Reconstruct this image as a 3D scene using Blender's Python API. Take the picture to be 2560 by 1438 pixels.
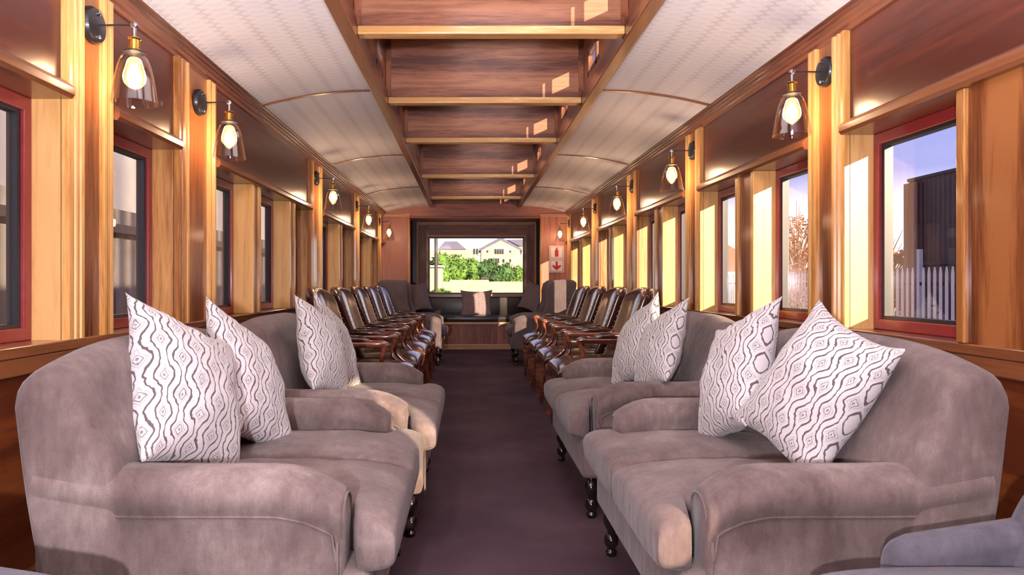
import bpy, bmesh, math, random
from mathutils import Vector, Matrix, noise
PI = math.pi
R = math.radians
random.seed(7)
scn = bpy.context.scene
for o in list(bpy.data.objects):
    bpy.data.objects.remove(o)
COL = scn.collection

# ------------------------------------------------------------------ camera, light, exposure
EYE = 1.0
FOC = 1700.0
cam_d = bpy.data.cameras.new('camera')
cam = bpy.data.objects.new('camera', cam_d)
COL.objects.link(cam)
cam.location = (0, 0, EYE)
cam.rotation_euler = (PI / 2, 0, 0)
cam_d.sensor_width = 36.0
cam_d.lens = FOC / 2560 * 36
cam_d.shift_x = (1280 - 1171) / 2560
cam_d.shift_y = -(719 - 707) / 2560
cam_d.clip_start = 0.02
cam_d.clip_end = 600
scn.camera = cam

scn.view_settings.view_transform = 'Standard'
scn.view_settings.look = 'None'
scn.view_settings.gamma = 1.0
scn.view_settings.use_curve_mapping = False
scn.view_settings.exposure = 0.65

world = bpy.data.worlds.new('world')
scn.world = world
world.use_nodes = True
nt = world.node_tree
nt.nodes.clear()
wo = nt.nodes.new('ShaderNodeOutputWorld')
bg = nt.nodes.new('ShaderNodeBackground')
tc = nt.nodes.new('ShaderNodeTexCoord')
sx = nt.nodes.new('ShaderNodeSeparateXYZ')
rp = nt.nodes.new('ShaderNodeValToRGB')
nt.links.new(tc.outputs['Generated'], sx.inputs[0])
nt.links.new(sx.outputs['Z'], rp.inputs[0])
nt.links.new(rp.outputs[0], bg.inputs[0])
nt.links.new(bg.outputs[0], wo.inputs[0])
rp.color_ramp.elements[0].position = 0.0
rp.color_ramp.elements[0].color = (1.9, 1.75, 1.55, 1)
rp.color_ramp.elements[1].position = 0.45
rp.color_ramp.elements[1].color = (0.22, 0.33, 0.78, 1)
e = rp.color_ramp.elements.new(0.14)
e.color = (0.46, 0.48, 0.84, 1)
e = rp.color_ramp.elements.new(0.08)
e.color = (1.5, 1.36, 1.32, 1)
bg.inputs[1].default_value = 1.05

SUN_DIR = Vector((-1.0, 1.7, -0.46))          # direction the sunlight travels
sun_d = bpy.data.lights.new('sun', 'SUN')
sun_d.energy = 12
sun_d.angle = R(0.6)
sun_d.color = (1.0, 0.77, 0.48)
sun = bpy.data.objects.new('sun', sun_d)
COL.objects.link(sun)
sun.rotation_euler = SUN_DIR.to_track_quat('-Z', 'Y').to_euler()


def area(name, loc, aim, sx_, sy_, energy, color):
    d = bpy.data.lights.new(name, 'AREA')
    d.shape = 'RECTANGLE'
    d.size = sx_
    d.size_y = sy_
    d.energy = energy
    d.color = color
    o = bpy.data.objects.new(name, d)
    COL.objects.link(o)
    o.location = loc
    o.rotation_euler = (Vector(aim) - Vector(loc)).to_track_quat('-Z', 'Y').to_euler()
    return o


# the photographer's flash, held to the left of the camera
area('camera_flash', (-0.34, -0.55, 1.02), (0.15, 6.0, 1.12), 0.05, 0.05, 46, (0.97, 0.91, 1.0))
# added fill lamp just ahead of the camera, facing up to brighten the ceiling
area('bounce_fill', (0.10, 0.35, 1.30), (0.10, 0.36, 2.3), 0.6, 0.4, 175, (0.93, 0.90, 1.0))


# ------------------------------------------------------------------ node helpers
class NT:
    def __init__(s, name):
        s.m = bpy.data.materials.new(name)
        s.m.use_nodes = True
        s.t = s.m.node_tree
        s.t.nodes.clear()
        s.out = s.t.nodes.new('ShaderNodeOutputMaterial')

    def n(s, typ, **kw):
        nd = s.t.nodes.new(typ)
        for k, v in kw.items():
            setattr(nd, k, v)
        return nd

    def l(s, a, b):
        s.t.links.new(a, b)

    def put(s, sock, v):
        if hasattr(v, 'is_linked') or isinstance(v, bpy.types.NodeSocket):
            s.l(v, sock)
        else:
            sock.default_value = v

    def math(s, op, a, b=0.0, c=0.0):
        nd = s.n('ShaderNodeMath', operation=op)
        s.put(nd.inputs[0], a)
        s.put(nd.inputs[1], b)
        if len(nd.inputs) > 2:
            s.put(nd.inputs[2], c)
        return nd.outputs[0]

    def coord(s, kind='Object', scale=(1, 1, 1), rot=(0, 0, 0), loc=(0, 0, 0)):
        t = s.n('ShaderNodeTexCoord')
        mp = s.n('ShaderNodeMapping')
        mp.inputs['Scale'].default_value = scale
        mp.inputs['Rotation'].default_value = rot
        mp.inputs['Location'].default_value = loc
        s.l(t.outputs[kind], mp.inputs[0])
        return mp.outputs[0]

    def noise(s, vec, scale, detail=3, rough=.55, dist=0):
        nd = s.n('ShaderNodeTexNoise')
        s.l(vec, nd.inputs['Vector'])
        nd.inputs['Scale'].default_value = scale
        nd.inputs['Detail'].default_value = detail
        nd.inputs['Roughness'].default_value = rough
        nd.inputs['Distortion'].default_value = dist
        return nd.outputs['Fac']

    def ramp(s, fac, stops):
        nd = s.n('ShaderNodeValToRGB')
        el = nd.color_ramp.elements
        while len(el) < len(stops):
            el.new(0.5)
        for i, (p, c) in enumerate(stops):
            el[i].position = p
            el[i].color = (c[0], c[1], c[2], 1)
        s.put(nd.inputs[0], fac)
        return nd.outputs[0]

    def mix(s, fac, a, b):
        nd = s.n('ShaderNodeMix', data_type='RGBA')
        s.put(nd.inputs[0], fac)
        s.put(nd.inputs[6], a if not isinstance(a, tuple) else (a[0], a[1], a[2], 1))
        s.put(nd.inputs[7], b if not isinstance(b, tuple) else (b[0], b[1], b[2], 1))
        return nd.outputs[2]

    def bump(s, h, strength=.2, dist=.01):
        nd = s.n('ShaderNodeBump')
        nd.inputs['Strength'].default_value = strength
        nd.inputs['Distance'].default_value = dist
        s.l(h, nd.inputs['Height'])
        return nd.outputs[0]

    def princ(s, color, rough=.5, metal=0, normal=None, coat=0, coat_r=.1, sheen=0, spec=None, emis=None, estr=0):
        p = s.n('ShaderNodeBsdfPrincipled')
        if isinstance(color, tuple):
            color = (color[0], color[1], color[2], 1)
        s.put(p.inputs['Base Color'], color)
        s.put(p.inputs['Roughness'], rough)
        p.inputs['Metallic'].default_value = metal
        p.inputs['Coat Weight'].default_value = coat
        p.inputs['Coat Roughness'].default_value = coat_r
        p.inputs['Sheen Weight'].default_value = sheen
        if sheen:
            p.inputs['Sheen Roughness'].default_value = .45
        if spec is not None:
            p.inputs['Specular IOR Level'].default_value = spec
        if normal is not None:
            s.l(normal, p.inputs['Normal'])
        if emis:
            p.inputs['Emission Color'].default_value = (emis[0], emis[1], emis[2], 1)
            p.inputs['Emission Strength'].default_value = estr
        s.l(p.outputs[0], s.out.inputs[0])
        return p


def wood(name, dark, mid, light, axis='z', scale=1.0, rough=.32, coat=.35, contrast=1.0):
    w = NT(name)
    sc = {'x': (1.1, 16, 16), 'y': (16, 1.1, 16), 'z': (16, 16, 1.1)}[axis]
    sc = tuple(v * scale for v in sc)
    v = w.coord('Object', sc)
    big = w.coord('Object', tuple(.22 * q for q in sc))
    warp = w.noise(big, 1.0, 3, .5, .6)
    grain = w.noise(v, 1.6, 5, .62, .8)
    wave = w.n('ShaderNodeTexWave')
    wave.wave_type = 'RINGS'
    wave.inputs['Scale'].default_value = .32
    wave.inputs['Distortion'].default_value = 6.0
    wave.inputs['Detail'].default_value = 2.5
    wave.inputs['Detail Scale'].default_value = .8
    w.l(big, wave.inputs['Vector'])
    fine = w.noise(w.coord('Object', tuple(5 * q for q in sc)), 2.0, 2, .6)
    f = w.math('ADD', w.math('MULTIPLY', grain, .46), w.math('MULTIPLY', wave.outputs['Fac'], .22 * contrast))
    f = w.math('ADD', f, w.math('MULTIPLY', warp, .22))
    f = w.math('ADD', f, w.math('MULTIPLY', fine, .16))
    col = w.ramp(f, [(.41, dark), (.50, mid), (.61, light)])
    nr = w.bump(f, .10, .004)
    w.princ(col, rough, normal=nr, coat=coat, coat_r=.12)
    return w.m


M = {}
M['upper'] = wood('maroon_veneer', (.075, .016, .010), (.125, .027, .014), (.165, .038, .019), 'y', .5, .30, .22, .4)
M['wains'] = wood('wainscot_veneer', (.100, .022, .008), (.190, .045, .013), (.250, .065, .018), 'y', .5, .30, .4, .5)
M['rail'] = wood('rail_wood', (.075, .020, .008), (.150, .046, .017), (.230, .078, .028), 'y', 1.0, .3, .5)
M['cornice'] = wood('cornice_wood', (.085, .021, .010), (.175, .050, .024), (.270, .090, .042), 'y', 1.2, .32, .4)
M['strip'] = wood('pale_pier_wood', (.300, .105, .022), (.540, .250, .062), (.720, .400, .130), 'z', 1.0, .35, .4)
M['flat'] = wood('pier_wood', (.085, .020, .006), (.190, .052, .013), (.340, .120, .034), 'z', 1.0, .3, .4)
M['reveal'] = wood('reveal_wood', (.280, .105, .026), (.500, .240, .070), (.660, .370, .130), 'z', .8, .4, .25)
M['beam'] = wood('beam_wood', (.085, .024, .013), (.205, .068, .034), (.330, .130, .064), 'x', 1.15, .5, .08, .8)
M['beamstrip'] = wood('beam_edge_wood', (.520, .260, .085), (.760, .480, .200), (.880, .660, .360), 'x', 1.0, .4, .25)
M['clere'] = wood('clerestory_wood', (.085, .022, .012), (.170, .050, .024), (.250, .085, .038), 'y', 1.0, .35, .3)
M['endwood'] = wood('end_wall_wood', (.160, .048, .032), (.310, .108, .072), (.430, .175, .120), 'z', 1.3, .45, .08)
M['endwoodx'] = wood('end_header_wood', (.180, .054, .038), (.350, .122, .086), (.480, .195, .140), 'x', 1.0, .45, .08)
M['paleend'] = wood('pale_end_trim_wood', (.380, .190, .100), (.520, .300, .170), (.640, .400, .250), 'x', 1.0, .45, .08)
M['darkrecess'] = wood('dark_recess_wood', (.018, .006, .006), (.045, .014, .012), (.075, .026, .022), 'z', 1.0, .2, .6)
M['chairwood'] = wood('chair_wood', (.060, .014, .008), (.140, .036, .018), (.230, .070, .032), 'x', 2.0, .18, .8)


def simple(name, color, rough=.5, metal=0, var=.12, nscale=30, bump=0, coat=0, spec=None, sheen=0):
    w = NT(name)
    v = w.coord('Object')
    f = w.noise(v, nscale, 3)
    a = tuple(c * (1 - var) for c in color)
    b = tuple(min(1, c * (1 + var)) for c in color)
    col = w.ramp(f, [(.3, a), (.7, b)])
    w.princ(col, rough, metal, normal=w.bump(f, bump, .003) if bump else None, coat=coat, spec=spec, sheen=sheen)
    return w.m


M['red'] = simple('red_window_frame_paint', (.23, .018, .020), .32, coat=.3)
M['gasket'] = simple('black_window_gasket', (.012, .012, .018), .4)
M['blackmetal'] = simple('black_enamel', (.010, .010, .014), .35, coat=.4)
M['steel'] = simple('steel', (.45, .45, .48), .25, 1)
M['brass'] = simple('brass', (.62, .40, .09), .22, 1)
M['darkleg'] = simple('black_turned_leg_wood', (.010, .006, .006), .15, coat=.8)
M['white'] = simple('white_paint', (.75, .75, .74), .6)
M['cream'] = simple('cream_wall_plaster', (.62, .52, .30), .9, nscale=3)
M['greyroof'] = simple('grey_slate_roof', (.13, .13, .20), .8)
M['redroof'] = simple('red_sheet_roof', (.45, .06, .05), .6)
M['darkwin'] = simple('dark_window_glass', (.03, .03, .04), .2)
M['pole'] = simple('dark_pole', (.05, .04, .04), .6)
M['bark'] = simple('bark', (.11, .07, .045), .9, bump=.5)
M['leaf'] = simple('green_foliage', (.115, .235, .035), .7, var=.7, nscale=.9)
M['leafdark'] = simple('dark_green_foliage', (.055, .135, .03), .7, var=.7, nscale=.9)
M['twig'] = simple('dry_brown_twigs', (.26, .12, .08), .9, var=.4, nscale=2)
M['grass'] = simple('lawn', (.28, .40, .07), .95, var=.3, nscale=1.5)
M['pale'] = simple('pale_fence_paint', (.86, .72, .62), .6)
M['darkbar'] = simple('dark_fence_rail', (.03, .022, .025), .6)
M['carblue'] = simple('blue_car_paint', (.02, .03, .16), .25, coat=.6)
M['cargrey'] = simple('grey_car_paint', (.25, .25, .28), .25, coat=.6)
M['leather_dark'] = simple('black_leather', (.016, .010, .010), .28, var=.3, nscale=60, bump=.15)
M['signred'] = simple('sign_red', (.45, .02, .03), .5)
M['signwhite'] = simple('sign_white', (.74, .70, .70), .5, var=.03)
M['tyre'] = simple('tyre_rubber', (.02, .02, .02), .8)


def m_leather():
    w = NT('brown_leather')
    v = w.coord('Object')
    f = w.noise(v, 5, 4)
    g = w.noise(v, 90, 2)
    col = w.ramp(f, [(.3, (.024, .007, .005)), (.7, (.070, .022, .014))])
    w.princ(col, w.math('ADD', .12, w.math('MULTIPLY', f, .12)), normal=w.bump(g, .12, .002), coat=.25, coat_r=.2)
    return w.m


M['leather'] = m_leather()


def m_velvet(name, a, b, c):
    w = NT(name)
    v = w.coord('Object')
    f = w.noise(v, 3.2, 4, .6, .6)
    g = w.noise(w.coord('Object', (1, 1, .35)), 38, 3, .7)
    h = w.noise(v, 420, 2)
    t = w.math('ADD', w.math('MULTIPLY', f, .62), w.math('ADD', w.math('MULTIPLY', g, .26), w.math('MULTIPLY', h, .14)))
    col = w.ramp(t, [(.36, a), (.52, b), (.68, c)])
    fold = w.noise(w.coord('Object', (3, 9, 3)), 2.2, 3, .5, .8)
    bmp = w.math('ADD', w.math('MULTIPLY', fold, .8), w.math('MULTIPLY', h, .12))
    w.princ(col, .9, normal=w.bump(bmp, .6, .012), sheen=.14, spec=.2)
    return w.m


M['sofa'] = m_velvet('taupe_velvet', (.080, .052, .048), (.145, .104, .097), (.250, .196, .180))
M['wing'] = m_velvet('mauve_grey_fabric', (.095, .070, .078), (.135, .102, .110), (.180, .140, .148))
M['greyfab'] = m_velvet('charcoal_woven_fabric', (.048, .043, .056), (.088, .080, .098), (.155, .146, .165))


def m_carpet():
    w = NT('aubergine_carpet')
    v = w.coord('Object')
    f = w.noise(v, 2.0, 3)
    g = w.noise(v, 260, 2, .8)
    t = w.math('ADD', w.math('MULTIPLY', f, .35), w.math('MULTIPLY', g, .65))
    col = w.ramp(t, [(.32, (.034, .018, .025)), (.55, (.080, .047, .058)), (.72, (.150, .098, .112))])
    w.princ(col, .95, normal=w.bump(g, .5, .004), spec=.1)
    return w.m


M['carpet'] = m_carpet()


def m_cushion(name, sc, base, line):
    """ogee pattern: wavy lines swelling round nested lozenges"""
    w = NT(name)
    t = w.n('ShaderNodeTexCoord')
    s3 = w.n('ShaderNodeSeparateXYZ')
    wob = w.n('ShaderNodeTexNoise')
    wob.inputs['Scale'].default_value = 26
    wob.inputs['Detail'].default_value = 1
    w.l(t.outputs['UV'], wob.inputs['Vector'])
    w.l(t.outputs['UV'], s3.inputs[0])
    wv = w.math('MULTIPLY', w.math('SUBTRACT', wob.outputs['Fac'], .5), .12)
    u = w.math('ADD', w.math('MULTIPLY', s3.outputs[0], sc[0]), wv)
    v = w.math('ADD', w.math('MULTIPLY', s3.outputs[1], sc[1]), wv)
    # u period 1 = one column; lozenges at (integer, integer) and (half, half)
    su = w.math('SINE', w.math('MULTIPLY', u, 2 * PI))
    cv = w.math('COSINE', w.math('MULTIPLY', v, 2 * PI))
    # displaced u: contours bulge round lozenges
    up = w.math('SUBTRACT', u, w.math('MULTIPLY', w.math('MULTIPLY', su, cv), .125))
    k = w.math('MULTIPLY', up, 4.0)
    fr = w.math('ABSOLUTE', w.math('SUBTRACT', w.math('FRACT', w.math('ADD', k, .5)), .5))   # 0 at k integer
    line1 = w.math('GREATER_THAN', fr, .395)
    # lozenge field
    cu = w.math('ABSOLUTE', w.math('SUBTRACT', w.math('FRACT', w.math('ADD', u, .5)), .5))
    cw = w.math('ABSOLUTE', w.math('SUBTRACT', w.math('FRACT', w.math('ADD', v, .5)), .5))
    d1 = w.math('ADD', w.math('MULTIPLY', cu, 1.5), cw)
    cu2 = w.math('ABSOLUTE', w.math('SUBTRACT', w.math('FRACT', u), .5))
    cw2 = w.math('ABSOLUTE', w.math('SUBTRACT', w.math('FRACT', v), .5))
    d2 = w.math('ADD', w.math('MULTIPLY', cu2, 1.5), cw2)
    d = w.math('MINIMUM', d1, d2)
    dot = w.math('LESS_THAN', d, .055)
    ring = w.math('LESS_THAN', w.math('ABSOLUTE', w.math('SUBTRACT', d, .15)), .022)
    ring2 = w.math('LESS_THAN', w.math('ABSOLUTE', w.math('SUBTRACT', d, .24)), .016)
    inner = w.math('MAXIMUM', dot, w.math('MAXIMUM', ring, w.math('MULTIPLY', ring2, .55)))
    ln = w.math('MAXIMUM', w.math('MULTIPLY', line1, .95), w.math('MULTIPLY', inner, .7))
    fine = w.noise(w.coord('UV', (1, 1, 1)), 160, 2)
    basec = w.ramp(fine, [(.3, tuple(c * .86 for c in base)), (.7, base)])
    col = w.mix(ln, basec, line)
    w.princ(col, .85, normal=w.bump(w.math('SUBTRACT', w.math('MULTIPLY', fine, .3), ln), .3, .003), sheen=.2, spec=.2)
    return w.m


M['cushion'] = m_cushion('ivory_ogee_jacquard', (4.2, 5.2), (.56, .53, .53), (.085, .058, .058))
M['cushion2'] = m_cushion('mauve_ogee_jacquard', (4.0, 5.0), (.36, .27, .29), (.12, .075, .085))


def m_ceiling():
    w = NT('white_patterned_wallpaper')
    t = w.n('ShaderNodeTexCoord')
    s3 = w.n('ShaderNodeSeparateXYZ')
    w.l(t.outputs['Object'], s3.inputs[0])
    u = w.math('MULTIPLY', s3.outputs[0], 1 / .135)
    v0 = w.math('MULTIPLY', s3.outputs[1], 1 / .048)
    col_i = w.math('FLOOR', u)
    v = w.math('ADD', v0, w.math('MULTIPLY', w.math('MODULO', w.math('ABSOLUTE', col_i), 2), .5))
    fu = w.math('ABSOLUTE', w.math('SUBTRACT', w.math('FRACT', u), .5))
    fv = w.math('ABSOLUTE', w.math('SUBTRACT', w.math('FRACT', v), .5))
    d = w.math('ADD', w.math('POWER', w.math('MULTIPLY', fu, 2.0), 3.0), w.math('MULTIPLY', fv, 1.9))
    ring = w.math('SINE', w.math('MULTIPLY', d, 19))
    ln = w.math('MULTIPLY', w.math('GREATER_THAN', ring, .35), .65)
    edge = w.math('GREATER_THAN', d, 1.02)
    m_ = w.math('MAXIMUM', w.math('MULTIPLY', edge, .60), ln)
    n_ = w.noise(w.coord('Object', (1, 1, 1)), 4, 3)
    m_ = w.math('MULTIPLY', m_, w.math('ADD', .55, n_))
    col = w.mix(m_, (.90, .885, .90), (.58, .55, .58))
    w.princ(col, .6, spec=.3)
    return w.m


M['ceil'] = m_ceiling()


def m_glass(name, tint, gloss=.9, ior=1.45, rough=.0):
    w = NT(name)
    tr = w.n('ShaderNodeBsdfTransparent')
    tr.inputs[0].default_value = (tint[0], tint[1], tint[2], 1)
    gl = w.n('ShaderNodeBsdfGlossy')
    gl.inputs['Color'].default_value = (gloss, gloss, gloss, 1)
    gl.inputs['Roughness'].default_value = rough
    lw = w.n('ShaderNodeLayerWeight')
    lw.inputs[0].default_value = .5
    f0 = ((ior - 1) / (ior + 1)) ** 2
    fr = w.math('ADD', f0, w.math('MULTIPLY', w.math('POWER', lw.outputs['Facing'], 5.0), 1 - f0))
    mx = w.n('ShaderNodeMixShader')
    w.l(fr, mx.inputs[0])
    w.l(tr.outputs[0], mx.inputs[1])
    w.l(gl.outputs[0], mx.inputs[2])
    w.l(mx.outputs[0], w.out.inputs[0])
    return w.m


M['pane'] = m_glass('window_glass', (.82, .82, .86))
M['shadeglass'] = m_glass('clear_shade_glass', (.93, .91, .92), 1.0, 1.55, .02)
M['bulbglass'] = m_glass('amber_bulb_glass', (1.0, .82, .60), 1.0, 1.5, .02)


def m_emit(name, c, s):
    w = NT(name)
    w.princ((.8, .8, .8), .5, emis=c, estr=s)
    return w.m


M['filament'] = m_emit('glowing_filament', (1.0, .62, .22), 45)
M['diffuser'] = m_emit('lit_white_diffuser', (1.0, .94, .95), 1.8)


def m_corr(name, a, b, axis, freq):
    w = NT(name)
    t = w.n('ShaderNodeTexCoord')
    s3 = w.n('ShaderNodeSeparateXYZ')
    w.l(t.outputs['Object'], s3.inputs[0])
    s = w.math('SINE', w.math('MULTIPLY', s3.outputs[axis], freq))
    n_ = w.noise(w.coord('Object'), 1.5, 4)
    f = w.math('ADD', w.math('MULTIPLY', s, .18), n_)
    col = w.ramp(f, [(.3, a), (.75, b)])
    w.princ(col, .7, normal=w.bump(s, .6, .03))
    return w.m


M['corrdark'] = m_corr('dark_brown_corrugated_sheet', (.075, .038, .028), (.120, .062, .048), 1, 40)
M['corrbrown'] = m_corr('rusty_corrugated_sheet', (.11, .05, .038), (.17, .08, .06), 0, 40)
M['corrgrey'] = m_corr('weathered_grey_boards', (.09, .078, .075), (.20, .18, .175), 1, 22)
M['corrpale'] = m_corr('pale_cladding_sheet', (.34, .32, .32), (.44, .42, .42), 1, 9)
M['ground'] = simple('pale_dry_ground', (.42, .34, .22), .95, nscale=.5, var=.3)


# ------------------------------------------------------------------ mesh helpers
def smooth_mesh(me, ang=40):
    for p in me.polygons:
        p.use_smooth = True
    try:
        me.set_sharp_from_angle(angle=R(ang))
    except Exception:
        pass


class MB:
    def __init__(s):
        s.bm = bmesh.new()

    def box(s, x0, x1, y0, y1, z0, z1, bev=0, mat=None):
        bm = s.bm
        xs, ys, zs = sorted((x0, x1)), sorted((y0, y1)), sorted((z0, z1))
        v = [bm.verts.new((x, y, z)) for x in xs for y in ys for z in zs]
        fs = [(0, 1, 3, 2), (4, 6, 7, 5), (0, 4, 5, 1), (2, 3, 7, 6), (0, 2, 6, 4), (1, 5, 7, 3)]
        f = [bm.faces.new([v[i] for i in q]) for q in fs]
        if bev:
            ed = list({e for q in f for e in q.edges})
            bmesh.ops.bevel(bm, geom=ed, offset=bev, segments=3, affect='EDGES', profile=.5)
        if mat:
            bmesh.ops.transform(bm, matrix=mat, verts=[q for q in v if q.is_valid])
        return s

    def prism(s, pts, axis, a, b):
        """polygon pts in the other two axes, extruded on axis from a to b"""
        bm = s.bm

        def mk(p, t):
            if axis == 'y':
                return (p[0], t, p[1])
            if axis == 'x':
                return (t, p[0], p[1])
            return (p[0], p[1], t)
        A = [bm.verts.new(mk(p, a)) for p in pts]
        B = [bm.verts.new(mk(p, b)) for p in pts]
        n = len(pts)
        for i in range(n):
            j = (i + 1) % n
            bm.faces.new((A[i], A[j], B[j], B[i]))
        bm.faces.new(A[::-1])
        bm.faces.new(B)
        return s

    def loft(s, rings, cap=True, closed=True):
        bm = s.bm
        rs = [[bm.verts.new(p) for p in r] for r in rings]
        n = len(rs[0])
        for a, b in zip(rs, rs[1:]):
            for i in range(n if closed else n - 1):
                j = (i + 1) % n
                bm.faces.new((a[i], a[j], b[j], b[i]))
        if cap and closed:
            bm.faces.new(rs[0][::-1])
            bm.faces.new(rs[-1])
        return s

    def lathe(s, prof, c=(0, 0, 0), axis='z', n=20, cap=True):
        rings = []
        for r, h in prof:
            ring = []
            for i in range(n):
                a = 2 * PI * i / n
                p = (r * math.cos(a), r * math.sin(a), h)
                if axis == 'x':
                    p = (p[2], p[0], p[1])
                elif axis == 'y':
                    p = (p[0], p[2], p[1])
                ring.append((p[0] + c[0], p[1] + c[1], p[2] + c[2]))
            rings.append(ring)
        return s.loft(rings, cap)

    def tube(s, path, r, n=10, cap=True):
        P = [Vector(p) for p in path]
        rr = r if isinstance(r, (list, tuple)) else [r] * len(P)
        rings = []
        up = None
        for i, p in enumerate(P):
            d = (P[min(i + 1, len(P) - 1)] - P[max(i - 1, 0)]).normalized()
            if up is None:
                up = Vector((0, 0, 1)) if abs(d.z) < .9 else Vector((0, 1, 0))
            a = d.cross(up)
            if a.length < 1e-4:
                a = d.cross(Vector((1, 0, 0)))
            a.normalize()
            b = a.cross(d).normalized()
            up = b
            rings.append([tuple(p + a * rr[i] * math.cos(2 * PI * k / n) + b * rr[i] * math.sin(2 * PI * k / n)) for k in range(n)])
        return s.loft(rings, cap)

    def build(s, name, mat, parent=None, smooth=None, loc=None):
        bmesh.ops.recalc_face_normals(s.bm, faces=s.bm.faces)
        me = bpy.data.meshes.new(name)
        s.bm.to_mesh(me)
        s.bm.free()
        mats = mat if isinstance(mat, (list, tuple)) else [mat]
        for m_ in mats:
            me.materials.append(M[m_])
        if smooth:
            smooth_mesh(me, smooth)
        o = bpy.data.objects.new(name, me)
        COL.objects.link(o)
        if parent:
            o.parent = parent
        if loc:
            o.location = loc
        return o


def empty(name, loc, rz=0):
    o = bpy.data.objects.new(name, None)
    COL.objects.link(o)
    o.location = loc
    o.rotation_euler = (0, 0, rz)
    o.empty_display_size = .1
    return o


def tag(o, label=None, cat=None, group=None, kind=None):
    if label:
        o['label'] = label
    if cat:
        o['category'] = cat
    if group:
        o['group'] = group
    if kind:
        o['kind'] = kind
    return o


def struct(o, label=None, cat=None):
    o['kind'] = 'structure'
    if label:
        o['label'] = label
        o['category'] = cat or 'trim'
    return o


def copy_tree(o, parent=None):
    c = o.copy()
    COL.objects.link(c)
    if parent:
        c.parent = parent
    for ch in list(o.children):
        copy_tree(ch, c)
    return c


def pillow_mesh(name, hx, hy, th, n=2.0, nu=28, ear=0.0, warp=None, edge_th=.006, uvs=1.0):
    """closed soft slab: local x,y in plane, z thickness. ear>0 gives drawn-out corners."""
    me = bpy.data.meshes.new(name)
    bm = bmesh.new()
    uvl = bm.loops.layers.uv.new('UVMap')

    def prof(t):
        return max(0.0, 1 - abs(t) ** n) ** (1.0 / n)
    grid = {}
    N = nu
    for side in (1, -1):
        for i in range(N + 1):
            for j in range(N + 1):
                b = i in (0, N) or j in (0, N)
                if side == -1 and b:
                    grid[(side, i, j)] = grid[(1, i, j)]
                    continue
                u = math.sin((i / N - .5) * PI)
                v = math.sin((j / N - .5) * PI)
                if n < 3:
                    u = .5 * u + .5 * (2 * i / N - 1)
                    v = .5 * v + .5 * (2 * j / N - 1)
                z = th / 2 * prof(u) * prof(v)
                x, y = u * hx, v * hy
                if ear:
                    # sides pull in between corners
                    x *= 1 - ear * (1 - v * v)
                    y *= 1 - ear * (1 - u * u)
                p = Vector((x, y, side * z))
                if warp:
                    p = Vector(warp(p, u, v, side))
                grid[(side, i, j)] = bm.verts.new(p)
                grid[(side, i, j)][...] if False else None
    for side in (1, -1):
        for i in range(N):
            for j in range(N):
                q = [(i, j), (i + 1, j), (i + 1, j + 1), (i, j + 1)]
                if side == -1:
                    q = q[::-1]
                vs = [grid[(side, a, b)] for a, b in q]
                try:
                    f = bm.faces.new(vs)
                except ValueError:
                    continue
                f.smooth = True
                for lp, (a, b) in zip(f.loops, q):
                    lp[uvl].uv = (a / N * uvs, b / N * uvs)
    bmesh.ops.recalc_face_normals(bm, faces=bm.faces)
    bm.to_mesh(me)
    bm.free()
    return me


def mesh_obj(name, me, mat, parent=None):
    me.materials.append(M[mat])
    o = bpy.data.objects.new(name, me)
    COL.objects.link(o)
    if parent:
        o.parent = parent
    return o


# ------------------------------------------------------------------ carriage shell
XC = .105
WP, WF, WS = 1.385, 1.475, 1.360       # half widths: panel face, window plane, pier strip face
YN, YE = -2.4, 10.17                   # near end, end wall
ZC = 2.06


def X(side, w):
    return XC + side * w


struct(MB().box(X(-1, WP + .2), X(1, WP + .2), YN, YE + .05, -.06, 0).build('floor', 'carpet'))
SIDES = {-1: 'left', 1: 'right'}
piers = {-1: [(-.95, -.6), (.45, .8), (2.135, 2.41), (2.95, 3.39), (5.42, 5.86), (7.45, 7.85), (9.42, 9.80)],
         1: [(-2.38, -.80), (-.05, .85), (2.655, 2.94), (4.31, 4.60), (5.93, 6.30), (7.66, 8.10), (9.72, 10.08)]}
mulls = {-1: [(-.2, 0), (1.32, 1.5), (3.97, 4.12), (4.78, 4.94), (6.60, 6.78), (8.70, 8.86)],
         1: [(.86, 2.045), (3.50, 3.74), (5.13, 5.36), (6.85, 7.10), (8.72, 8.97)]}
ZS, ZL0, ZL1 = .82, 1.577, 1.622       # sill, ledge bottom, ledge top
trim_n = [0]


def trim(mb, mat, smooth=None):
    trim_n[0] += 1
    o = mb.build('trim_%d' % trim_n[0], mat, smooth=smooth)
    return struct(o)


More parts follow.
